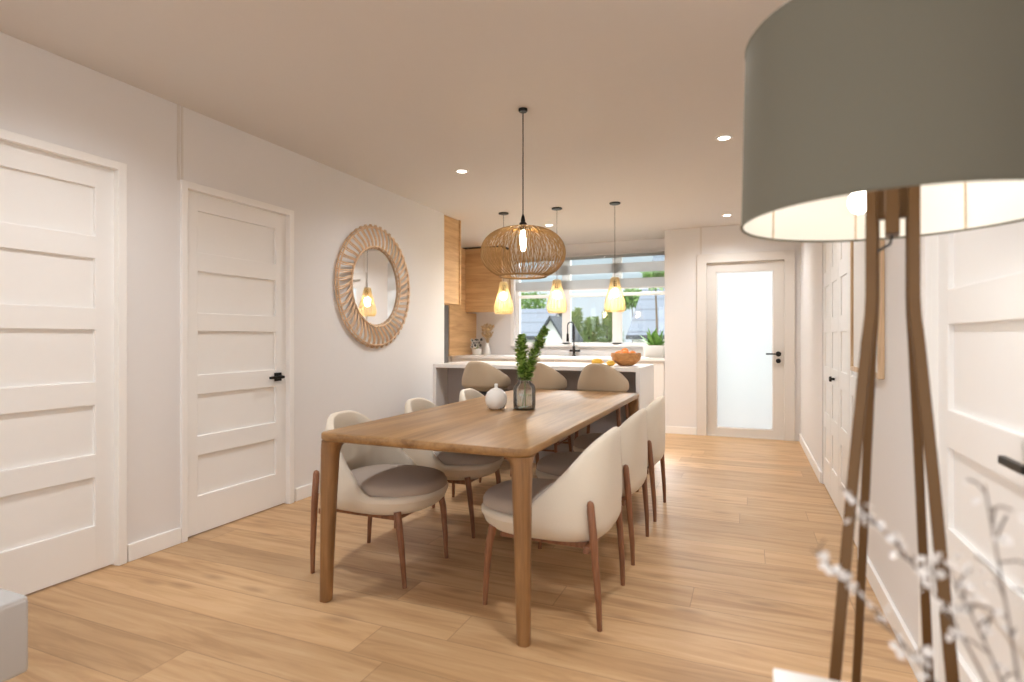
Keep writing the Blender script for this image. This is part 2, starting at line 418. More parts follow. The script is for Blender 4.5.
mb.build('glazing_bead', M['wht'], d)
mb = MB()
mb.box(-.572, D3[0]+.003, YB-.022, YB, 0, 2.172, .004).box(D3[1]-.003, .492, YB-.022, YB, 0, 2.172, .004).box(D3[0], D3[1], YB-.022, YB, D3Z-.003, 2.172, .004)
mb.box(D3[0]-.001, D3[0]+.003, YB, YB+.12, 0, D3Z).box(D3[1]-.003, D3[1]+.001, YB, YB+.12, 0, D3Z).box(*D3, YB, YB+.12, D3Z-.003, D3Z+.001).box(*D3, YB+.005, YB+.12, 0, .012)
mb.build('door_frame', M['cream'], d)
mb = MB()
def disc_y(mb, x, z, y0, y1, r, n=20): return mb.tube([(x, y0, z), (x, y1, z)], r, n)
disc_y(mb, .323, .986, yd-.012, yd, .03); disc_y(mb, .323, .986, yd-.05, yd, .01)
mb.box(.19, .333, yd-.06, yd-.042, .977, .995, .004)
mb.build('door_handle', M['black'], d, True, 40)
mb = MB(); disc_y(mb, .323, .906, yd-.014, yd, .027); mb.box(.317, .329, yd-.028, yd-.012, .89, .922, .002)
mb.build('thumb_turn', M['black'], d, True, 40)

# kitchen window
fy0, fy1 = YW+.05, YW+.12
mb = MB()
mb.box(WX[0], WX[0]+.06, fy0, fy1, *WZ, .003).box(WX[1]-.04, WX[1], fy0, fy1, *WZ, .003)
mb.box(WX[0], WX[1], fy0, fy1, WZ[0], WZ[0]+.03, .003).box(WX[0], WX[1], fy0, fy1, WZ[1]-.05, WZ[1], .003)
mb.box(-2.475, -2.355, fy0, fy1, *WZ, .003).box(-1.745, -1.615, fy0, fy1, *WZ, .003)
mb.box(WX[0], WX[1], fy0+.006, fy1-.006, 1.755, 1.80, .003)
wn = mb.build('window_1', M['wht']); tag(wn, 'wide kitchen window of three lights above the sink counter', 'window', kind='structure')
for a, b in ((-3.14, -2.475), (-2.355, -1.745), (-1.615, -1.01)):
    MB().box(a, b, fy0+.03, fy0+.036, WZ[0]+.03, 1.755).build('glass_pane', M['pane'], wn)
    MB().box(a, b, fy0+.03, fy0+.036, 1.80, WZ[1]-.05).build('glass_pane', M['pane'], wn)
MB().box(WX[0]-.03, WX[1], YW-.05, fy0+.002, WZ[0]-.03, WZ[0]+.006, .005).build('window_sill', M['wht'], wn)
mb = MB()
mb.box(WX[0]-.05, WX[0], YW-.016, YW, WZ[0]-.03, WZ[1]+.0, .003)
mb.build('window_frame', M['wht'], wn)
# zebra blind, let down over the top of the window
bl = thing('roller_blind', 'grey zebra blind half drawn over the top of the kitchen window', 'blind', (-2.07, YW-.03, WZ[1]))
MB().box(-1.10, 1.10, -.035, .028, -.03, .0, .008).build('cassette', M['blind'], bl)
for i, (a, b) in enumerate(((2.273, 2.33), (2.066, 2.197), (1.852, 1.985))):
    MB().box(-1.095, 1.095, -.004, 0, a-WZ[1], b-WZ[1]).build('blind_band', M['blind'], bl)
MB().box(-1.095, 1.095, -.009, .006, 1.845-WZ[1], 1.862-WZ[1], .004).build('bottom_rail', M['wht'], bl)
sh = MB().box(-1.095, 1.095, -.0045, -.0042, 1.852-WZ[1], 2.33-WZ[1]).build('sheer_fabric', pane('blind_sheer', (.93, .95, .95), 0), bl)

# rear window, unseen, added to let fill light in
mb = MB()
for a in ((RX[0], RX[0]+.06), (RX[1]-.06, RX[1]), (-1.27, -1.18)): mb.box(*a, -3.26, -3.19, *RZ, .003)
mb.box(*RX, -3.26, -3.19, RZ[0], RZ[0]+.06, .003).box(*RX, -3.26, -3.19, RZ[1]-.06, RZ[1], .003)
w2 = mb.build('fill_window_rear', M['wht']); tag(w2, 'added unseen window behind the camera for fill light', 'window', kind='structure')
for a, b in ((RX[0]+.06, -1.27), (-1.18, RX[1]-.06)): MB().box(a, b, -3.228, -3.222, RZ[0]+.06, RZ[1]-.06).build('glass_pane', M['pane'], w2)

mb = MB()  # side window, unseen, added for fill light from the left
for a in ((SX[0], SX[0]+.06), (SX[1]-.06, SX[1]), (-1.24, -1.16)): mb.box(XL-.11, XL-.04, *a, .1, 2.3, .003)
mb.box(XL-.11, XL-.04, *SX, .1, .16, .003).box(XL-.11, XL-.04, *SX, 2.24, 2.3, .003)
w3 = mb.build('fill_window_left', M['wht']); tag(w3, 'added unseen window in the left wall behind the camera for fill light', 'window', kind='structure')
for a, b in ((SX[0]+.06, -1.24), (-1.16, SX[1]-.06)): MB().box(XL-.078, XL-.072, a, b, .16, 2.24).build('glass_pane', M['pane'], w3)

# ------------------------------------------------------------------ ceiling downlights
def downlight(x, y, label):
    t = thing('ceiling_downlight', label, 'ceiling light', (x, y, ZC), group='recessed ceiling downlights')
    MB().lathe([(.036, -.001), (.038, -.006), (.052, -.006), (.055, 0)], 28).build('trim_ring', M['wht'], t, True, 40)
    MB().lathe([(.0001, -.002), (.037, -.003)], 24).build('lens', M['down'], t)
    return t
downlight(-2.104, 4.033, 'recessed downlight left of the big rattan pendant, nearest the mirror')
downlight(-.147, 4.025, 'recessed downlight nearest the floor lamp shade')
downlight(-.21, 6.574, 'recessed downlight in front of the frosted door')
downlight(-2.164, 6.353, 'recessed downlight behind the big rattan pendant, near the kitchen window')

# ------------------------------------------------------------------ upholstered shells
def superell(phi, n):
    c, s = math.cos(phi), math.sin(phi)
    return math.copysign(abs(c)**(2/n), c), math.copysign(abs(s)**(2/n), s)
def shell(cx, a, b, zb, zl, zt, th, p0=.24, n=2.5, nb=3.3, taper=.34, arch=.07, K=72, lean=.0, under=.07, pw=1.0):
    rows = []
    F = [superell(2*PI*k/K, n if math.cos(2*PI*k/K) > 0 else nb) for k in range(K)]
    def h(px, py=0):
        t = max(0, min(1, (p0-px)/(p0+1)))
        t = t*t/(t+.04)*1.04
        if t > .7: t = .7+(t-.7)-(t-.7)**2/.6
        return zl+(zt-zl)*t/.85-arch*abs(py)**3*t
    def pt(k, sc, z, ins=0):
        px, py = F[k]
        u = max(0, (z-zl)/(zt-zl))
        bb = (b-ins)*(1-taper*u**1.6); aa = a-ins
        return (cx+aa*px*sc-lean*u*max(0, -px), bb*py*sc, z)
    for sc, dz in ((.02, .0), (.5, 0), (.74, .004), (.87, .018), (.945, .04), (.985, under)):
        rows.append([pt(k, sc, zb+dz) for k in range(K)])
    z0 = zb+under
    for i in range(1, 13):
        t = i/12
        rows.append([pt(k, .985+.015*min(1, t*3), z0+(h(*F[k])-z0)*t) for k in range(K)])
    rows.append([pt(k, 1, h(*F[k])+th*.28, th*.15) for k in range(K)])
    rows.append([pt(k, 1, h(*F[k])+th*.38, th*.5) for k in range(K)])
    rows.append([pt(k, 1, h(*F[k])+th*.28, th*.85) for k in range(K)])
    zi = zl-.035
    for i in range(0, 9):
        t = i/8
        rows.append([pt(k, 1, h(*F[k])+(zi-h(*F[k]))*t, th) for k in range(K)])
    rows.append([pt(k, .5, zi-.002, th) for k in range(K)])
    rows.append([pt(k, .02, zi-.002, th) for k in range(K)])
    return MB().grid(rows, True, True, True)
def pad(cx, a, b, prof, n=2.5, K=56, dome=None):
    rows = []
    for sc, z in prof:
        rows.append([(cx+a*sc*superell(2*PI*k/K, n)[0], b*sc*superell(2*PI*k/K, n)[1], z) for k in range(K)])
    return MB().grid(rows, True, True, True)

CH_R = ['cream dining chair nearest the camera on the right side of the table',
        'cream dining chair in the middle of the right side of the table',
        'cream dining chair farthest back on the right side, nearest the white island end']
CH_L = ['cream dining chair nearest the camera on the left side of the table',
        'cream dining chair in the middle of the left side of the table',
        'cream dining chair farthest back on the left side of the table, behind the jar']
def make_chair():
    t = thing('dining_chair', CH_R[0], 'chair', group='upholstered dining chairs around the wooden table')
    shell(.02, .308, .272, .318, .41, .765, .036).build('shell', M['shellf'], t, True)
    pad(.05, .268, .23, [(.02, .38), (.9, .38), (.985, .395), (1.03, .42), (1.03, .444), (.99, .462), (.91, .473), (.7, .483), (.4, .489), (.02, .491)]).build('seat_cushion', M['seatf'], t, True)
    mb = MB()
    mb.box(-.2, .2, -.165, -.14, .295, .325, .004).box(-.2, .2, .14, .165, .295, .325, .004)
    mb.box(-.22, -.195, -.235, .235, .300, .328, .004).box(.17, .195, -.16, .16, .295, .325, .004)
    mb.build('seat_frame', M['walnut'], t)
    for s in (-1, 1):
        MB().tube([(-.262, s*.228, 0), (-.258, s*.231, .12), (-.240, s*.238, .36), (-.228, s*.240, .50), (-.227, s*.240, .513), (-.227, s*.240, .518)],
                  [.0105, .013, .017, .0155, .011, .002], 14).build('rear_leg', M['walnut'], t, True, 50)
        MB().tube([(.258, s*.198, 0), (.25, s*.203, .12), (.235, s*.206, .27), (.218, s*.2, .352)], [.0105, .0135, .017, .018], 14).build('front_leg', M['walnut'], t, True, 50)
    return t
ch = make_chair()
ch.location = (-.81, 2.463, 0); ch.rotation_euler = (0, 0, PI)
dup(ch, (-.81, 3.178, 0), PI, CH_R[1]); dup(ch, (-.81, 3.93, 0), PI, CH_R[2])
for y, l in zip((2.466, 3.19, 3.93), CH_L): dup(ch, (-1.742, y, 0), 0, l)

def make_stool():
    t = thing('bar_stool', 'beige bar stool at the left end of the island', 'stool', group='upholstered bar stools at the kitchen island')
    shell(0, .24, .205, .70, .762, .957, .032, p0=.85, n=2.4, nb=2.5, taper=.36, arch=.05, K=64, under=.045).build('shell', M['stoolf'], t, True)
    pad(.025, .205, .176, [(.02, .73), (.9, .73), (1.0, .74), (1.02, .755), (.97, .772), (.8, .784), (.4, .79), (.02, .792)]).build('seat_cushion', M['seatf'], t, True)
    MB().box(-.19, .19, -.175, .175, .655, .695, .006).build('seat_frame', M['blackw'], t)
    for sx in (-1, 1):
        for sy in (-1, 1):
            MB().tube([(sx*.215, sy*.205, 0), (sx*.165, sy*.155, .66)], [.011, .018], 12).build('leg', M['walnut'], t, True, 50)
    z = .24; k = .215-.05*z/.64; q = .205-.04*z/.64
    for pts in (((k, -q, z), (k, q, z)), ((-k, -q, z), (-k, q, z)), ((-k, q, z+.05), (k, q, z+.05)), ((-k, -q, z+.05), (k, -q, z+.05))):
        MB().tube(pts, .0085, 10).build('stretcher', M['walnut'], t, True, 50)
    return t
st = make_stool(); SY = 4.655
st.location = (-2.18, SY, 0); st.rotation_euler = (0, 0, PI/2)
dup(st, (-1.645, SY, 0), PI/2, 'beige bar stool in the middle of the island, behind the leafy vase')
dup(st, (-1.11, SY, 0), PI/2, 'beige bar stool at the right end of the island, below the fruit bowl')

# ------------------------------------------------------------------ dining table
TX0, TX1, TY0, TY1, TZ = -1.767, -.765, 2.0, 4.4, .75
tx, ty = (TX0+TX1)/2, (TY0+TY1)/2; hx, hy = (TX1-TX0)/2, (TY1-TY0)/2
tb = thing('dining_table', 'long oak dining table with rounded corners and tapered legs', 'table', (tx, ty, 0))
def rrect(x0, x1, y0, y1, r, n=6):
    P = []
    for cx, cy, a in ((x1-r, y1-r, 0), (x0+r, y1-r, PI/2), (x0+r, y0+r, PI), (x1-r, y0+r, 1.5*PI)):
        for k in range(n+1): P.append((cx+r*math.cos(a+PI/2*k/n), cy+r*math.sin(a+PI/2*k/n)))
    return P
rows = []
for ins, z in ((.05, .712), (.012, .712), (.004, .716), (0, .724), (0, .743), (.002, .748), (.006, .75)):
    rows.append([(x, y, z) for x, y in rrect(-hx+ins, hx-ins, -hy+ins, hy-ins, .045-ins*.5)])
MB().loft(rows).build('tabletop', M['table'], tb, True, 30)
for sx in (-1, 1):
    for sy in (-1, 1):
        rows = []
        for z, s in ((0, .048), (.004, .052), (.2, .058), (.5, .07), (.63, .076), (.665, .079), (.69, .087), (.705, .102), (.714, .13)):
            r = .02+.02*min(1, z/.7)
            x0, x1 = sorted((sx*(hx-.002), sx*(hx-.002-s))); y0, y1 = sorted((sy*(hy-.002), sy*(hy-.002-s)))
            rows.append([(x, y, z) for x, y in rrect(x0, x1, y0, y1, min(r, s*.42))])
        MB().loft(rows).build('leg', M['tleg'], tb, True, 40)

# round white lidded jar and glass vase on the table
jar = thing('ceramic_jar', 'round white ceramic jar with a knobbed lid on the dining table', 'jar', (-1.375, 3.07, TZ))
MB().lathe([(.0001, 0), (.034, 0), (.05, .012), (.0615, .034), (.0655, .058), (.062, .082), (.051, .102), (.034, .115), (.033, .113), (.0001, .113)], 36).build('body', M['ceramic'], jar, True, 50)
MB().lathe([(.033, .1145), (.034, .117), (.02, .122), (.011, .124), (.0095, .132), (.0115, .143), (.010, .150), (.0001, .152)], 24).build('lid', M['ceramic'], jar, True)
V = (-1.215, 3.12)
va = thing('glass_vase', 'smoky glass bottle vase holding leafy sprigs on the dining table', 'vase', (*V, TZ))
MB().lathe([(.0001, .004), (.058, .004), (.064, .010), (.066, .03), (.066, .120), (.060, .142), (.042, .158), (.038, .166), (.039, .180), (.042, .188), (.039, .188), (.035, .178), (.034, .166), (.038, .155), (.055, .138), (.061, .118), (.061, .014), (.052, .010), (.0001, .010)], 36).build('glass', M['vglass'], va, True, 60)
MB().lathe([(.0001, .012), (.056, .013), (.0605, .02), (.0605, .085), (.0001, .085)], 32).build('water', M['water'], va, True, 40)
MB().lathe([(.0665, .0), (.0665, .006), (.0001, .006)], 32).build('base', M['vglass'], va, True, 40)
def leaf_quad(mb, p, d, L, W, up):
    d = d.normalized(); w = d.cross(up)
    if w.length < 1e-4: w = d.orthogonal()
    w.normalize(); nrm = w.cross(d)
    pts = [p, p+d*L*.35+w*W*.5+nrm*W*.1, p+d*L*.75+w*W*.38, p+d*L, p+d*L*.75-w*W*.38, p+d*L*.35-w*W*.5+nrm*W*.1]
    vs = [mb.bm.verts.new(q) for q in pts]
    mid = mb.bm.verts.new(p+d*L*.55-nrm*W*.08)
    for i in range(6): mb.bm.faces.new((vs[i], vs[(i+1) % 6], mid))
def sprig(label, pts, r0, dens, tall):
    t = thing('leafy_sprig', label, 'sprig', (*V, TZ), group='leafy sprigs in the glass vase')
    P = [Vector(p) for p in pts]
    def at(u):
        f = u*(len(P)-1); i = min(int(f), len(P)-2); return P[i].lerp(P[i+1], f-i)
    MB().tube([at(k/14) for k in range(15)], [.0035-.002*k/14 for k in range(15)], 6).build('stem', M['stem'], t, True)
    for nm, mat, nn in (('leaves', M['leaf'], dens), ('young_leaves', M['leafl'], int(dens*.8))):
        mb = MB()
        for i in range(nn):
            u = .36+.64*rnd.random()**.9
            p = at(u); ax = (at(min(1, u+.03))-at(max(0, u-.03))).normalized()
            a = rnd.uniform(0, 2*PI); o = ax.orthogonal().normalized(); o.rotate(Matrix.Rotation(a, 3, ax))
            wid = (.5+.5*min(1, (1-u)*5+.25))
            d = (o*.9+ax*rnd.uniform(.1, .9))
            leaf_quad(mb, p+o*rnd.uniform(0, .02)*wid, d, rnd.uniform(.022, .037)*wid+.004, rnd.uniform(.015, .022), ax)
        mb.build(nm, mat, t, True, recalc=False)
    return t
sprig('upright leafy green sprig on the left of the glass vase', [(.012, -.01, .014), (.004, 0, .12), (-.012, .006, .22), (-.03, .02, .33), (-.028, .03, .435)], .04, 330, 1)
sprig('leafy green sprig leaning right out of the glass vase', [(-.015, .01, .014), (.0, .004, .12), (.022, .0, .22), (.06, .01, .34), (.125, .02, .475)], .04, 330, 1)

# ------------------------------------------------------------------ pendants
def wires(mb, prof, n, r, twist=0, wob=0, sides=4, a0=0, flat=1):
    """strands following a profile of (radius, z) with a twist"""
    for k in range(n):
        a = a0+2*PI*k/n; ph = rnd.uniform(0, 6.28); tw = twist*(1 if k % 2 else -1)
        pts = []
        m = len(prof)-1
        for i, (R, z) in enumerate(prof):
            t = i/m
            b = a+tw*(t-.5)+wob*math.sin(t*7+ph)
            pts.append((R*math.cos(b), R*math.sin(b), z))
        mb.tube(pts, r, sides, flat=flat)
    return mb
def ring(mb, R, z, r, n=40, s=6):
    rows = []
    for i in range(n+1):
        a = 2*PI*i/n
        rows.append([((R+r*math.cos(2*PI*k/s))*math.cos(a), (R+r*math.cos(2*PI*k/s))*math.sin(a), z+r*math.sin(2*PI*k/s)) for k in range(s)])
    return mb.grid(rows)
PX, PY = -1.207, 3.077
pd = thing('pendant_lamp', 'large wide rattan pendant hanging over the dining table', 'pendant lamp', (PX, PY, ZC))
MB().lathe([(.0001, -.018), (.022, -.018), (.026, -.012), (.026, 0)], 24).build('ceiling_rose', M['black'], pd, True, 40)
MB().tube([(0, 0, -.012), (0, 0, -.64)], .0036, 8).build('cord', M['blackw'], pd, True)
MB().lathe([(.004, -.612), (.009, -.626), (.013, -.645), (.013, -.655), (.022, -.664), (.022, -.690), (.016, -.694), (.016, -.702), (.0001, -.702)], 20).build('socket', M['black'], pd, True, 35)
bu = MB().lathe([(.008, -.702), (.013, -.712), (.0165, -.735), (.0165, -.80), (.012, -.822), (.0001, -.828)], 20).build('bulb', M['bulb2'], pd, True)
zc = 1.664-ZC; prof = []
for i in range(25):
    t = i/24; a = 1.40-t*2.52
    prof.append((.246*max(.0, math.cos(a))**.74, zc+.149*math.sin(a)))
mb = MB(); wires(mb, prof, 110, .0019, twist=.22, wob=.02)
wires(mb, prof, 56, .0018, twist=.06, wob=.05)
ring(mb, prof[0][0], prof[0][1], .005); ring(mb, prof[-1][0], prof[-1][1], .006); ring(mb, prof[-1][0]+.004, prof[-1][1]-.004, .003)
mb.tube([(prof[0][0], 0, prof[0][1]), (-prof[0][0], 0, prof[0][1])], .003, 6); mb.tube([(0, prof[0][0], prof[0][1]), (0, -prof[0][0], prof[0][1])], .003, 6)
mb.build('shade', M['rattan'], pd, True)
def small_pendant():
    t = thing('small_pendant', 'small woven bottle pendant over the left of the island', 'pendant lamp', group='small woven pendants over the island')
    MB().lathe([(.0001, -.014), (.05, -.014), (.054, -.010), (.054, 0)], 24).build('ceiling_rose', M['black'], t, True, 40)
    MB().tube([(0, 0, -.018), (0, 0, -.78)], .0028, 6).build('cord', M['grey'], t)
    MB().lathe([(.012, -.76), (.02, -.77), (.02, -.82), (.0001, -.82)], 14).build('socket', M['black'], t, True, 40)
    MB().sphere((0, 0, -.885), .036, (1, 1, 1.15), 16, 12).build('bulb', M['bulb'], t, True)
    P = [(.036, -.735), (.042, -.75), (.048, -.79), (.056, -.83), (.07, -.88), (.088, -.94), (.10, -.99), (.102, -1.03), (.094, -1.06), (.084, -1.068)]
    mb = MB(); wires(mb, P, 34, .0022, twist=.5, sides=4); wires(mb, P, 20, .0022, twist=0, sides=4)
    for i in range(0, len(P)-1):
        for f in (0, .5):
            R = P[i][0]*(1-f)+P[i+1][0]*f; z = P[i][1]*(1-f)+P[i+1][1]*f
            ring(mb, R, z, .0022, 28, 4)
    ring(mb, P[-1][0], P[-1][1], .005, 28)
    mb.build('shade', M['straw'], t, True)
    return t
sp = small_pendant(); sp.location = (-2.403, 5.56, ZC)
dup(sp, (-1.808, 5.56, ZC), .4, 'small woven bottle pendant over the middle of the island, beside the tap')
dup(sp, (-1.21, 5.56, ZC), .9, 'small woven bottle pendant over the right of the island, above the fruit bowl')

# ------------------------------------------------------------------ round mirror
mi = thing('round_mirror', 'round wall mirror in a pale woven rattan frame', 'mirror', (XL, 4.108, 1.614))
RO, RI = .518, .338
mb = MB()
def ringx(mb, R, x, r, n=72, s=6):
    rows = []
    for i in range(n+1):
        a = 2*PI*i/n
        rows.append([(x+r*math.sin(2*PI*k/s), (R+r*math.cos(2*PI*k/s))*math.cos(a), (R+r*math.cos(2*PI*k/s))*math.sin(a)) for k in range(s)])
    return mb.grid(rows)
for R, x in ((RO, .012), (RO-.012, .03), (RI, .016), (RI+.008, .036)): ringx(mb, R, x, .0068)
for k in range(46):
    a = 2*PI*k/46
    for off in (0, .036, .056):
        pts = []
        for i in range(9):
            t = i/8; R = RI-.012+(RO-RI+.028)*t
            b = a+off+.07*math.sin((t-.5)*PI)+.04*math.sin(t*PI); x = .020+.026*math.sin(t*PI)
            pts.append((x, R*math.cos(b), R*math.sin(b)))
        if off < .05: mb.tube(pts, .0062 if off == 0 else .005, 5)
mb.build('rattan_frame', M['paler'], mi, True)
MB().tube([(.002, 0, 0), (.016, 0, 0), (.017, 0, 0)], [RI+.004, RI+.004, RI-.004], 64).build('mirror_glass', M['mirror'], mi)

# ------------------------------------------------------------------ kitchen
wc = thing('wall_cabinet', 'oak wall cabinet on the end of the left wall', 'cabinet', (-3.3, 5.345, 1.55))
MB().box(-.36, .285, 0, .36, 0, .945, .003).build('body', M['oaky'], wc)
MB().box(-.36, .30, .36, .385, -.004, .95, .003).build('door', M['oak'], wc)
uc = thing('wall_cabinet', 'oak wall cabinet left of the kitchen window, behind the big pendant', 'cabinet', (-3.94, YW, 1.545))
MB().box(0, .685, -.33, 0, .02, .92, .003).build('body', M['oak'], uc)
MB().box(0, .69, -.352, -.33, 0, .925, .003).build('door', M['oak'], uc)
MB().box(0, .68, -.31, 0, .92, .955).build('shadow_gap_strip', M['dark'], uc)  # dark strip standing in for the shadow gap above the cabinet
tag(MB().prism([(6.95, .921), (7.797, .921), (7.797, 1.54), (7.44, 1.54), (7.44, 2.47), (6.95, 2.47)], -3.94, -3.82, 0).build('splashback_panel', M['oaky']), 'oak wall panel on the left kitchen wall beside the flower pot', 'panel')
tag(MB().box(-3.94, -3.83, 6.45, 6.945, 0, 2.0, .002).build('dark_gap_slab', M['grey']), 'dark grey stand-in for the shadow gap at the end of the left wall', 'panel')  # dark slab put in where a shaded gap shows past the wall end

def base_unit(x0, x1, label):
    t = thing('base_cabinet', label, 'cabinet', (x0, YW, 0), group='white base cabinets below the kitchen window')
    w_ = x1-x0
    MB().box(.001, w_-.001, -.56, -.003, .1, .88).box(.01, w_-.01, -.52, -.01, 0, .1).build('body', M['lam'], t)
    for a, b in ((.003, w_/2-.002), (w_/2+.002, w_-.003)):
        d_ = MB().box(a, b, -.58, -.56, .105, .875, .003).build('door', M['lam'], t)
    return t
xs = [-3.94, -3.09, -2.38, -1.67, -.955]
for i, l in enumerate(('white base cabinet farthest left under the kitchen window', 'white base cabinet left of the tap', 'white base cabinet under the tap', 'white base cabinet at the right end under the kitchen window')):
    base_unit(xs[i], xs[i+1], l)
tag(MB().box(-3.94, -.952, YW-.6, YW, .88, .92, .004).build('worktop', M['quartz']), 'white worktop running below the kitchen window', 'worktop')
IX0, IX1, IY0, IY1 = -2.81, -.83, 4.78, 5.55
isl = thing('kitchen_island', 'white waterfall kitchen island with a recessed taupe back', 'island', ((IX0+IX1)/2, IY0, 0))
hw = (IX1-IX0)/2; dp_ = IY1-IY0
MB().box(-hw, hw, 0, dp_, .885, .92, .003).build('worktop', M['quartz'], isl)
for s in (-1, 1):
    a, b = sorted((s*hw, s*(hw-.035))); MB().box(a, b, 0, dp_, 0, .886, .003).build('end_panel', M['quartz'], isl)
MB().box(-hw+.035, hw-.035, .23, dp_-.01, .0, .885).build('body', M['taupel'], isl)
for k in range(3):
    q = (2*hw-.07)/3
    MB().box(-hw+.035+q*k+.003, -hw+.035+q*(k+1)-.003, dp_-.012, dp_+.008, .09, .88, .002).build('door', M['lam'], isl)

fa = thing('kitchen_tap', 'black spring-neck kitchen tap in front of the window', 'tap', (-2.225, 7.6, .92))
MB().lathe([(.0001, 0), (.027, 0), (.027, .012), (.02, .02), (.02, .13), (.014, .14), (.0001, .142)], 20).build('body', M['black'], fa, True, 40)
arc = [(0, 0, .13), (0, 0, .42)]+[(-.045+.045*math.cos(PI*k/10), -.0, .42+.05*math.sin(PI*k/10)) for k in range(1, 11)]+[(-.09, 0, .36), (-.09, 0, .30)]
MB().tube(arc, .0085, 10).build('neck', M['black'], fa, True)
mb = MB(); pts = []
for i in range(160):
    z = .22+.2*i/159; pts.append((.019*math.cos(i*.7), .019*math.sin(i*.7), z))
mb.tube(pts, .0042, 5).build('spring', M['black'], fa, True)
MB().tube([(-.09, 0, .31), (-.09, 0, .2)], [.015, .02], 12).build('spray_head', M['black'], fa, True, 40)
MB().tube([(-.06, 0, .075), (.075, 0, .075)], .014, 10).tube([(.075, 0, .06), (.075, 0, .09)], .017, 10).build('handle', M['black'], fa, True, 40)

bo = thing('fruit_bowl', 'round wooden bowl of oranges on the island', 'bowl', (-1.02, 5.15, .92))
MB().lathe([(k*.86 if k > .001 else k, z*1.02) for k, z in ((.0001, 0), (.06, 0), (.105, .018), (.145, .05), (.158, .085), (.153, .112), (.146, .113), (.145, .085), (.133, .055), (.095, .026), (.0001, .018))], 40).build('bowl', M['bowl'], bo, True, 60)
for i, (x, y, z, l) in enumerate(((-.075, -.03, .105, 'orange at the left of the wooden bowl'), (.0, -.06, .112, 'orange at the front of the wooden bowl'), (.075, -.02, .103, 'orange at the right of the wooden bowl'), (-.02, .04, .13, 'orange on top at the back of the wooden bowl'), (.055, .07, .107, 'orange at the back right of the wooden bowl'), (-.07, .065, .106, 'orange at the back left of the wooden bowl'))):
    t = thing('orange', l, 'fruit', (-1.02+x*.84, 5.15+y*.84, .92+z-.004), rnd.uniform(0, 6), group='oranges in the wooden bowl')
    MB().sphere((0, 0, 0), .036, (1, 1, .94), 18, 12).build('fruit', M['orange'], t, True)
    MB().lathe([(.0001, .0365), (.005, .0355), (.006, .034)], 8).build('stem_end', M['stem'], t)
for x, y, l, s in ((-1.255, 5.03, 'larger yellow citrus fruit on the island left of the wooden bowl', .04), (-1.13, 5.02, 'smaller yellow citrus fruit close to the wooden bowl on the island', .03)):
    t = thing('citrus_fruit', l, 'fruit', (x, y, .92+s*.85), .3, group='loose citrus on the island')
    MB().sphere((0, 0, 0), s, (1.3, 1, .85), 18, 12).build('fruit', M['lemon'], t, True)
    MB().sphere((s*1.3, 0, 0), s*.22, (1, 1, 1), 8, 6).build('tip', M['lemon'], t, True)

pl = thing('potted_plant', 'green leafy plant in a white square planter right of the window', 'plant', (-1.12, 7.56, .92))
mb = MB()
rows = []
for s, z in ((.115, 0), (.12, .004), (.14, .15), (.141, .155), (.131, .155), (.128, .12), (.02, .12)):
    rows.append([(x, y*.8, z) for x, y in rrect(-s, s, -s, s, .02 if s > .05 else .008, 4)])
mb.grid(rows, True, True, True).build('planter', M['ceramic'], pl, True, 40)
mb = MB()
for i in range(30):
    a = rnd.uniform(0, 2*PI); el = rnd.uniform(.5, 1.5); L_ = rnd.uniform(.16, .30); W_ = rnd.uniform(.05, .085)
    d0 = Vector((math.cos(a)*math.cos(el), math.sin(a)*math.cos(el)*.7, math.sin(el)))
    p = Vector((rnd.uniform(-.05, .05), rnd.uniform(-.03, .03), .12)); rows = []
    sd = d0.cross(Vector((0, 0, 1))).normalized() if abs(d0.z) < .99 else Vector((1, 0, 0))
    L5 = []
    for k in range(7):
        t = k/6; q = p+d0*L_*t+Vector((0, 0, -.06*t*t*(1.2-d0.z))); wv = W_*math.sin(PI*min(1, .08+t*.92))**.7*.5
        up_ = sd.cross(d0)*wv*.35
        L5.append([q-sd*wv+up_, q, q+sd*wv+up_])
    mb.grid(L5, False)
mb.build('leaves', M['leafm'], pl, True, recalc=False)

fp = thing('flower_pot', 'white pot of white flowers with dark centres at the left of the worktop', 'flowers', (-3.68, 7.52, .92))
MB().lathe([(.0001, 0), (.06, 0), (.07, .01), (.075, .09), (.07, .092), (.066, .08), (.0001, .08)], 28).build('pot', M['ceramic'], fp, True, 50)
ms, mp_, mc = MB(), MB(), MB()
for i in range(16):
    a = rnd.uniform(0, 6.28); r = rnd.uniform(.01, .1); z = rnd.uniform(.12, .24); c = Vector((r*math.cos(a), r*math.sin(a)*.7, z))
    ms.tube([(0, 0, .08), c*.6+Vector((0, 0, .03)), c], .002, 5)
    for k in range(6):
        b = 2*PI*k/6; leaf_quad(mp_, c, Vector((math.cos(b), -.5, math.sin(b))), .036, .026, Vector((0, -1, 0)))
    mc.sphere(c+Vector((0, -.01, 0)), .012 if i % 3 else .022, (1, .7, 1), 10, 8)
ms.build('stems', M['stem'], fp); mp_.build('petals', M['petal'], fp, recalc=False); mc.build('flower_centres', M['blackw'], fp, True)
dv = thing('dried_bunch', 'tan dried flower bunch in a clear vase left of the kitchen window', 'dried flowers', (-3.545, 7.6, .92))
MB().lathe([(.0001, .003), (.045, .003), (.05, .02), (.04, .10), (.022, .15), (.026, .175), (.024, .175), (.019, .15), (.036, .10), (.046, .022), (.0001, .008)], 24).build('vase', M['ceramic'], dv, True, 60)
mb = MB(); mf = MB()
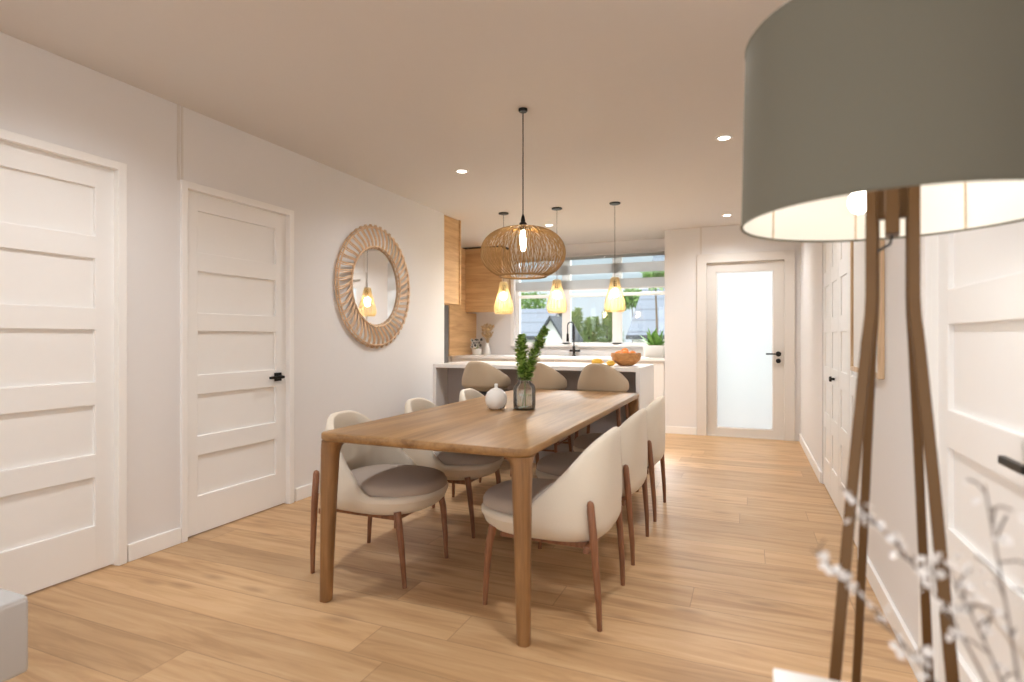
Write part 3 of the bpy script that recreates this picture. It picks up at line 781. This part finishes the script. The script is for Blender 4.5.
for i in range(70):
    a = rnd.uniform(0, 6.28); r = rnd.uniform(.0, .085); z = rnd.uniform(.25, .43)
    c = Vector((r*math.cos(a)+.01, r*math.sin(a)*.6, z))
    mb.tube([(0, 0, .15), c], .0012, 4)
    for k in range(3): leaf_quad(mf, c, Vector((rnd.uniform(-1, 1), rnd.uniform(-1, 1), rnd.uniform(.2, 1))), .05, .016, Vector((0, -1, .2)))
mb.build('stems', M['tan'], dv); mf.build('dried_heads', M['tan'], dv, recalc=False)

# ------------------------------------------------------------------ picture on the right wall
pf = thing('picture_frame', 'slim oak picture frame on the right wall behind the lamp legs', 'picture', (XR, 3.28, 1.43))
fw, fh, ft, fd = .37, .44, .024, .024
mb = MB()
mb.box(-fd, 0, -fw, -fw+ft, -fh, fh, .002).box(-fd, 0, fw-ft, fw, -fh, fh, .002).box(-fd, 0, -fw+ft-.001, fw-ft+.001, -fh, -fh+ft, .002).box(-fd, 0, -fw+ft-.001, fw-ft+.001, fh-ft, fh, .002)
mb.build('frame', M['pframe'], pf)
MB().box(-.012, -.002, -fw+ft, fw-ft, -fh+ft, fh-ft).build('print', M['art'], pf)

# ------------------------------------------------------------------ floor lamp
LX, LY = .2625, 1.322
fl = thing('floor_lamp', 'tall floor lamp with a grey-olive drum shade on four brass legs', 'floor lamp', (LX, LY, 0), math.atan2(LY, LX))
z0, z1, R0, R1 = 1.407, 1.775, .276, .268
rows = lambda ins, zz: [[((R0+(R1-R0)*t-ins)*math.cos(2*PI*k/96), (R0+(R1-R0)*t-ins)*math.sin(2*PI*k/96), z0+(z1-z0)*t) for k in range(96)] for t in zz]
sd_ = MB().grid(rows(0, [0, .004, .5, .996, 1])).build('shade', M['lampf'], fl, True)
MB().grid(rows(.0025, [0.002, .5, .998])).build('lining', M['lining'], sd_, True)
ring(MB(), R0-.001, z0, .0028, 96).build('bottom_rim', M['lampf'], sd_, True); ring(MB(), R1-.001, z1, .0028, 96).build('top_rim', M['lampf'], sd_, True)
for k in range(8):
    a = 2*PI*(k+.35)/8
    MB().tube([((R0-.004)*math.cos(a), (R0-.004)*math.sin(a), z0+.002), ((R1-.004)*math.cos(a), (R1-.004)*math.sin(a), z1-.002)], .0015, 4).build('lining_seam', M['tan'], sd_)
mb = MB()
for k in range(4):
    a = PI/4+k*PI/2; mb.tube([(0, 0, 1.70), ((R1-.004)*math.cos(a), (R1-.004)*math.sin(a), 1.72)], .0025, 6)
mb.lathe([(.0001, 1.69), (.014, 1.69), (.014, 1.71), (.0001, 1.71)], 12).tube([(0, 0, 1.5), (0, 0, 1.70)], .005, 8)
mb.build('shade_carrier', M['brass'], sd_)
for sx in (-1, 1):
    for sy in (-1, 1):
        mb = MB(); secs = []
        for z, d, e in ((0, .134, .086), (.5, .093, .0615), (.9, .063, .045), (1.16, .0415, .034), (1.215, .0355, .031), (1.25, .034, .030), (1.30, .034, .030), (1.475, .034, .030)):
            cx, cy = sx*d, sy*(d if sx < 0 else e); wd = .0098 if sx < 0 else .0082
            secs.append([(cx+a*.0105, cy+b*wd, z) for a, b in ((-1, -.8), (-.8, -1), (.8, -1), (1, -.8), (1, .8), (.8, 1), (-.8, 1), (-1, .8))])
        mb.loft(secs).build('leg', M['brass'], fl, True, 30)
MB().box(-.034, .034, -.012, .012, 1.372, 1.47, .003).box(-.012, .012, -.034, .034, 1.405, 1.47, .003).build('hub', M['brass'], fl)
for bx, by in ((0, .056), (.06, -.028)):
    MB().tube([(bx*.3, by*.3, 1.50), (bx*.8, by*.8, 1.512), (bx, by, 1.505), (bx, by, 1.475)], [.006, .006, .009, .013], 10).build('bulb_arm', M['brass'], fl, True, 40)
    MB().sphere((bx, by, 1.446), .019, (1, 1, 1.25), 16, 12).build('bulb', M['bulb3'], fl, True)
MB().box(-.012, .012, -.012, .012, 1.40, 1.53, .003).build('stem', M['brass'], fl)
mb = MB(); mb.tube([(.0, .0, 1.372), (.0, .004, 1.355), (-.004, .02, 1.345), (0, .03, 1.335), (.0, .031, 1.30)], .0028, 6)
mb.build('flex', M['blackw'], fl, True)

# ------------------------------------------------------------------ white side table with blossom twigs
sd = thing('side_table', 'white side table corner at the bottom right by the lamp legs', 'table', (.29, .77, 0))
MB().box(-.25, .25, -.314, .314, .565, .60, .004).build('tabletop', M['white'], sd)
for sx in (-1, 1):
    for sy in (-1, 1):
        a = sorted((sx*.245, sx*.205)); b = sorted((sy*.31, sy*.27)); MB().box(*a, *b, 0, .566, .003).build('leg', M['white'], sd)
BV = (.30, .80)
bv = thing('flower_vase', 'small white vase holding the blossom twigs on the side table', 'vase', (*BV, .60))
MB().lathe([(.0001, 0), (.04, 0), (.055, .02), (.06, .06), (.045, .10), (.03, .125), (.032, .135), (.028, .135), (.026, .125), (.04, .10), (.055, .06), (.05, .022), (.0001, .008)], 28).build('vase', M['ceramic'], bv, True, 60)
def twig(label, tip, mid, sub, nb, dark=False):
    t = thing('blossom_twig', label, 'twig', (*BV, .60), group='blossom twigs in the white vase')
    A, Bm, T = Vector((0, 0, .02)), Vector(mid), Vector(tip)
    q = lambda u: A*(1-u)**2+Bm*2*u*(1-u)+T*u*u
    ms, mf, md = MB(), MB(), MB()
    ms.tube([q(k/16)+Vector((0, 0, 0)) for k in range(17)], [.0019-.0011*k/16 for k in range(17)], 5)
    pts = []
    for i in range(sub):
        u = .5+.5*(i+.5)/sub; p = q(u); d = Vector((rnd.uniform(-1, 1), rnd.uniform(-1, 1), rnd.uniform(.1, 1))).normalized()
        e = p+d*rnd.uniform(.012, .04); ms.tube([p, (p+e)/2+Vector((0, 0, .004)), e], .0011, 4); pts += [e, (p+e)/2, p+(e-p)*.75]
    for i in range(nb):
        c = pts[rnd.randrange(len(pts))] if rnd.random() < .75 else q(rnd.uniform(.5, 1))
        c = c+Vector([rnd.gauss(0, .006) for _ in range(3)])
        f = Vector([rnd.uniform(-1, 1) for _ in range(3)]).normalized(); o = f.orthogonal().normalized(); w_ = f.cross(o)
        s_ = rnd.uniform(.005, .008)
        for k in range(5):
            b = 2*PI*k/5; leaf_quad(mf, c, o*math.cos(b)+w_*math.sin(b)+f*.35, s_, s_*.85, f)
    ms.build('twig', M['twig'], t); mf.build('blossoms', M['petal'], t, recalc=False)
    return t

# ------------------------------------------------------------------ ottoman
ot = thing('ottoman', 'light grey woven ottoman cut off by the bottom left corner', 'ottoman', (-2.39, .773, 0))
MB().box(-.3, .3, -.3, .3, .12, .355, .014, 3).build('body', M['sofa'], ot, True, 60)
MB().box(-.298, .298, -.298, .298, .338, .36, .009, 3).build('lid', M['sofa'], ot, True, 60)
for sx in (-1, 1):
    for sy in (-1, 1): MB().lathe([(.0001, 0), (.016, 0), (.022, .12), (.0001, .121)], 14, (sx*.235, sy*.235, 0)).build('foot', M['wht'], ot, True, 40)
twig('blossom twig reaching farthest left across the lamp legs', (-.232, -.057, .325), (-.10, -.03, .20), 10, 30)
twig('blossom twig of middle height between the lamp legs', (-.178, -.035, .37), (-.06, -.02, .26), 10, 34)
twig('low blossom twig spreading against the right wall', (-.108, -.045, .33), (-.03, -.02, .20), 10, 30)
twig('upright dark twig in front of the right-hand white door', (-.062, -.03, .41), (-.035, -.02, .25), 9, 12)
twig('topmost blossom twig at the right edge by the door lever', (-.032, -.041, .46), (-.005, -.02, .28), 4, 6)

# ------------------------------------------------------------------ outside
tag(MB().box(-40, 25, 7.97, 60, -.4, -.2).build('lawn_ground', M['grass']), 'pale ground outside the kitchen window', 'ground', kind='structure')
def house(name, label, x0, x1, ye, ze, yr, zr, over=.25):
    t = thing(name, label, 'house', ((x0+x1)/2, ye, -.2))
    X0, X1 = x0-(x0+x1)/2, x1-(x0+x1)/2; zb = .2
    D = (yr-ye)*2
    mb = MB(); mb.prism([(over, 0), (D-over, 0), (D-over, ze+zb-.05), (D/2, zr+zb-.12), (over, ze+zb-.05)], X0+.15, X1-.15, 0); mb.build('wall', M['hwall'], t)
    sl = (zr-ze)/(yr-ye)
    mb = MB(); mb.prism([(0, ze+zb), (D/2, zr+zb), (D, ze+zb), (D, ze+zb-.1), (D/2, zr+zb-.1), (0, ze+zb-.1)], X0, X1, 0); mb.build('roof', M['roof'], t)
    MB().box(X0, X1, -.1, .02, ze+zb-.14, ze+zb-.02).build('gutter', M['gutter'], t)
    for k in range(3):
        a = X0+(X1-X0)*(k+.3)/3; f = MB().box(a, a+.9, over-.03, over+.02, .5, ze+zb-.35).build('window', M['gutter'], t)
    MB().box(X0+.14, X1-.14, over-.02, over+.03, 0, .75).build('stone_plinth', M['stone'], t)
    return t
house('house', 'grey-roofed house seen through the right light of the kitchen window', -3.55, 3.2, 18, 1.27, 25, 5.3)
lh = house('house', 'grey-roofed house with white gable seen through the left light of the kitchen window', -14.0, -6.75, 19, 1.25, 21.2, 2.33)
g = MB(); g.prism([(3.75, 0), (4.6, 0), (4.6, 1.4), (4.175, 2.05), (3.75, 1.4)], -.6, 1.5, 1); g.build('gable_wall', M['hwall'], lh)
g = MB(); g.prism([(3.65, 1.30), (4.175, 2.14), (4.7, 1.30), (4.7, 1.18), (4.175, 2.02), (3.65, 1.18)], -.75, 1.6, 1); g.build('gable_roof', M['gutter'], lh)
def conifer(x, y, h, r, label):
    t = thing('conifer', label, 'tree', (x, y, -.2), group='conifers beyond the kitchen window')
    MB().tube([(0, 0, 0), (0, 0, h*.9)], [.06, .01], 6).build('trunk', M['bark'], t)
    mb = MB()
    for i in range(1000):
        u = rnd.random()**.8; z = .15+u*(h-.15); R = r*(1-u)**.8*rnd.uniform(.35, 1)+.02; a = rnd.uniform(0, 6.28)
        p = Vector((R*math.cos(a), R*math.sin(a), z)); d = Vector((math.cos(a), math.sin(a), rnd.uniform(-.2, .9)))
        leaf_quad(mb, p, d, rnd.uniform(.14, .28), .12, Vector((0, 0, 1)))
    mb.build('foliage', M['conifer'], t, recalc=False); return t
def broad(x, y, z, r, label, h0=.25):
    t = thing('broadleaf_tree', label, 'tree', (x, y, -.2))
    MB().tube([(0, 0, 0), (.05, 0, z*.6), (0, 0, z+.3)], [.035*r+.03, .03, .015], 7).build('trunk', M['bark'], t)
    mb = MB()
    for i in range(900):
        d = Vector([rnd.gauss(0, 1) for _ in range(3)]).normalized(); k = .6+.4*noise.noise(d*2.3+Vector((x, y, 0)))
        p = Vector((0, 0, z+.2))+Vector((d.x*r*1.2, d.y*r, d.z*r))*k*rnd.uniform(.5, 1.1)
        leaf_quad(mb, p, Vector([rnd.uniform(-1, 1) for _ in range(3)]), rnd.uniform(.12, .26), .12, Vector((0, 0, 1)))
    mb.build('foliage', M['broad'], t, recalc=False); return t
places = ('far left, behind the left mullion', 'second from the left', 'third from the left', 'far right of the row')
for i, h in enumerate((2.15, 2.5, 2.2, 2.6)):
    conifer(-8.25+i*.78, 25.3+.25*(i % 2), h, .47, 'conifer in the near row beyond the window, '+places[i])
places = ('leftmost', 'left of the middle', 'right of the middle', 'rightmost')
for i, h in enumerate((2.4, 2.85, 2.4, 2.7)):
    conifer(-9.1+i*.95, 28.4+.2*(i % 2), h, .62, 'paler conifer in the far row beyond the window, '+places[i])
broad(-11.0, 29, 3.1, 1.3, 'large green tree behind the left house')
broad(-4.95, 26.4, 3.0, .75, 'green tree beside the left edge of the right house roof')
broad(-2.22, 15, 2.75, .3, 'thin sapling in front of the right house roof')

# ------------------------------------------------------------------ light
w = bpy.data.worlds.new('sky'); scn.world = w; w.use_nodes = True
nt = w.node_tree; N = nt.nodes; L = nt.links
tc = N.new('ShaderNodeTexCoord'); sp_ = N.new('ShaderNodeSeparateXYZ'); L.new(tc.outputs['Generated'], sp_.inputs[0])
cr = N.new('ShaderNodeValToRGB'); L.new(sp_.outputs['Z'], cr.inputs['Fac'])
e = cr.color_ramp.elements
e[0].position = 0; e[0].color = (.62, .71, .76, 1)
e[1].position = .6; e[1].color = (2.3, 2.6, 2.9, 1)
e.new(.18).color = (.58, .70, .765, 1); e.new(.3).color = (1.8, 2.0, 2.15, 1)
L.new(cr.outputs['Color'], N['Background'].inputs['Color']); N['Background'].inputs['Strength'].default_value = 1.0
sun = light('sun', 'SUN', (5, 5, 20), 1.1, (1, .95, .88), rot=(math.radians(30), math.radians(-28), 0)); sun.data.angle = .02
WARM = (.955, .975, 1)
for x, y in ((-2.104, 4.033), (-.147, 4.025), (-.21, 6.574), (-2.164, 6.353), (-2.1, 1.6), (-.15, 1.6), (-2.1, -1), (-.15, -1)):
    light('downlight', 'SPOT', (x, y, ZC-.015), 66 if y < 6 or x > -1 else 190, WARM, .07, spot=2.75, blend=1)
light('window_fill', 'AREA', ((RX[0]+RX[1])/2, -3.34, 1.25), 25, (.97, .97, 1), 2.95, rot=(PI/2, 0, 0), sy=1.9)  # added area lamp outside the rear opening, fills the room
light('window_fill', 'AREA', (XL-.2, (SX[0]+SX[1])/2, 1.2), 90, (.97, .97, 1), SX[1]-SX[0], rot=(PI/2, 0, -PI/2), sy=2.1)  # added area lamp outside the side opening, fill from the left
light('kitchen_fill', 'AREA', (-2.1, 11.0, 3.7), 850, (.96, .98, 1), 3.4, rot=(-math.radians(62), 0, 0), sy=1.2)  # added area lamp, out of view beyond the window, brightens the kitchen
p = light('portal', 'AREA', ((WX[0]+WX[1])/2, YW+.14, 1.71), 1, size=WX[1]-WX[0], rot=(-PI/2, 0, 0), sy=WZ[1]-WZ[0]); p.data.cycles.is_portal = True
light('pendant_light', 'POINT', (PX, PY, 1.73), 5, (1, .78, .5), .02)
for x in (-2.403, -1.808, -1.21): light('pendant_light', 'POINT', (x, 5.56, ZC-.93), 5, (1, .76, .46), .03)
ca, sa = math.cos(math.atan2(LY, LX)), math.sin(math.atan2(LY, LX))
for s in (-1, 1): light('lamp_light', 'POINT', (LX-sa*s*.082, LY+ca*s*.082, 1.56), .7, (1, .94, .86), .03)

# ------------------------------------------------------------------ camera
cd = bpy.data.cameras.new('camera'); cam = bpy.data.objects.new('camera', cd); COL.objects.link(cam); scn.camera = cam
cam.location = (0, 0, 1.17); cam.rotation_euler = (PI/2, 0, math.atan(236/569))
cd.sensor_width = 36; cd.lens = 569/1024*36; cd.shift_y = -3/1024; cd.clip_start = .02
cd.dof.use_dof = True; cd.dof.focus_distance = 3.6; cd.dof.aperture_fstop = 1.9

scn.view_settings.view_transform = 'Standard'; scn.view_settings.look = 'None'; scn.view_settings.gamma = 1; scn.view_settings.use_curve_mapping = False
scn.view_settings.exposure = .43
cy = scn.cycles
cy.use_denoising = True
try: cy.denoiser = 'OPENIMAGEDENOISE'
except Exception: pass
cy.max_bounces = 14; cy.diffuse_bounces = 6; cy.glossy_bounces = 6; cy.transparent_max_bounces = 24; cy.transmission_bounces = 10
cy.sample_clamp_indirect = 6; cy.caustics_reflective = False; cy.caustics_refractive = False
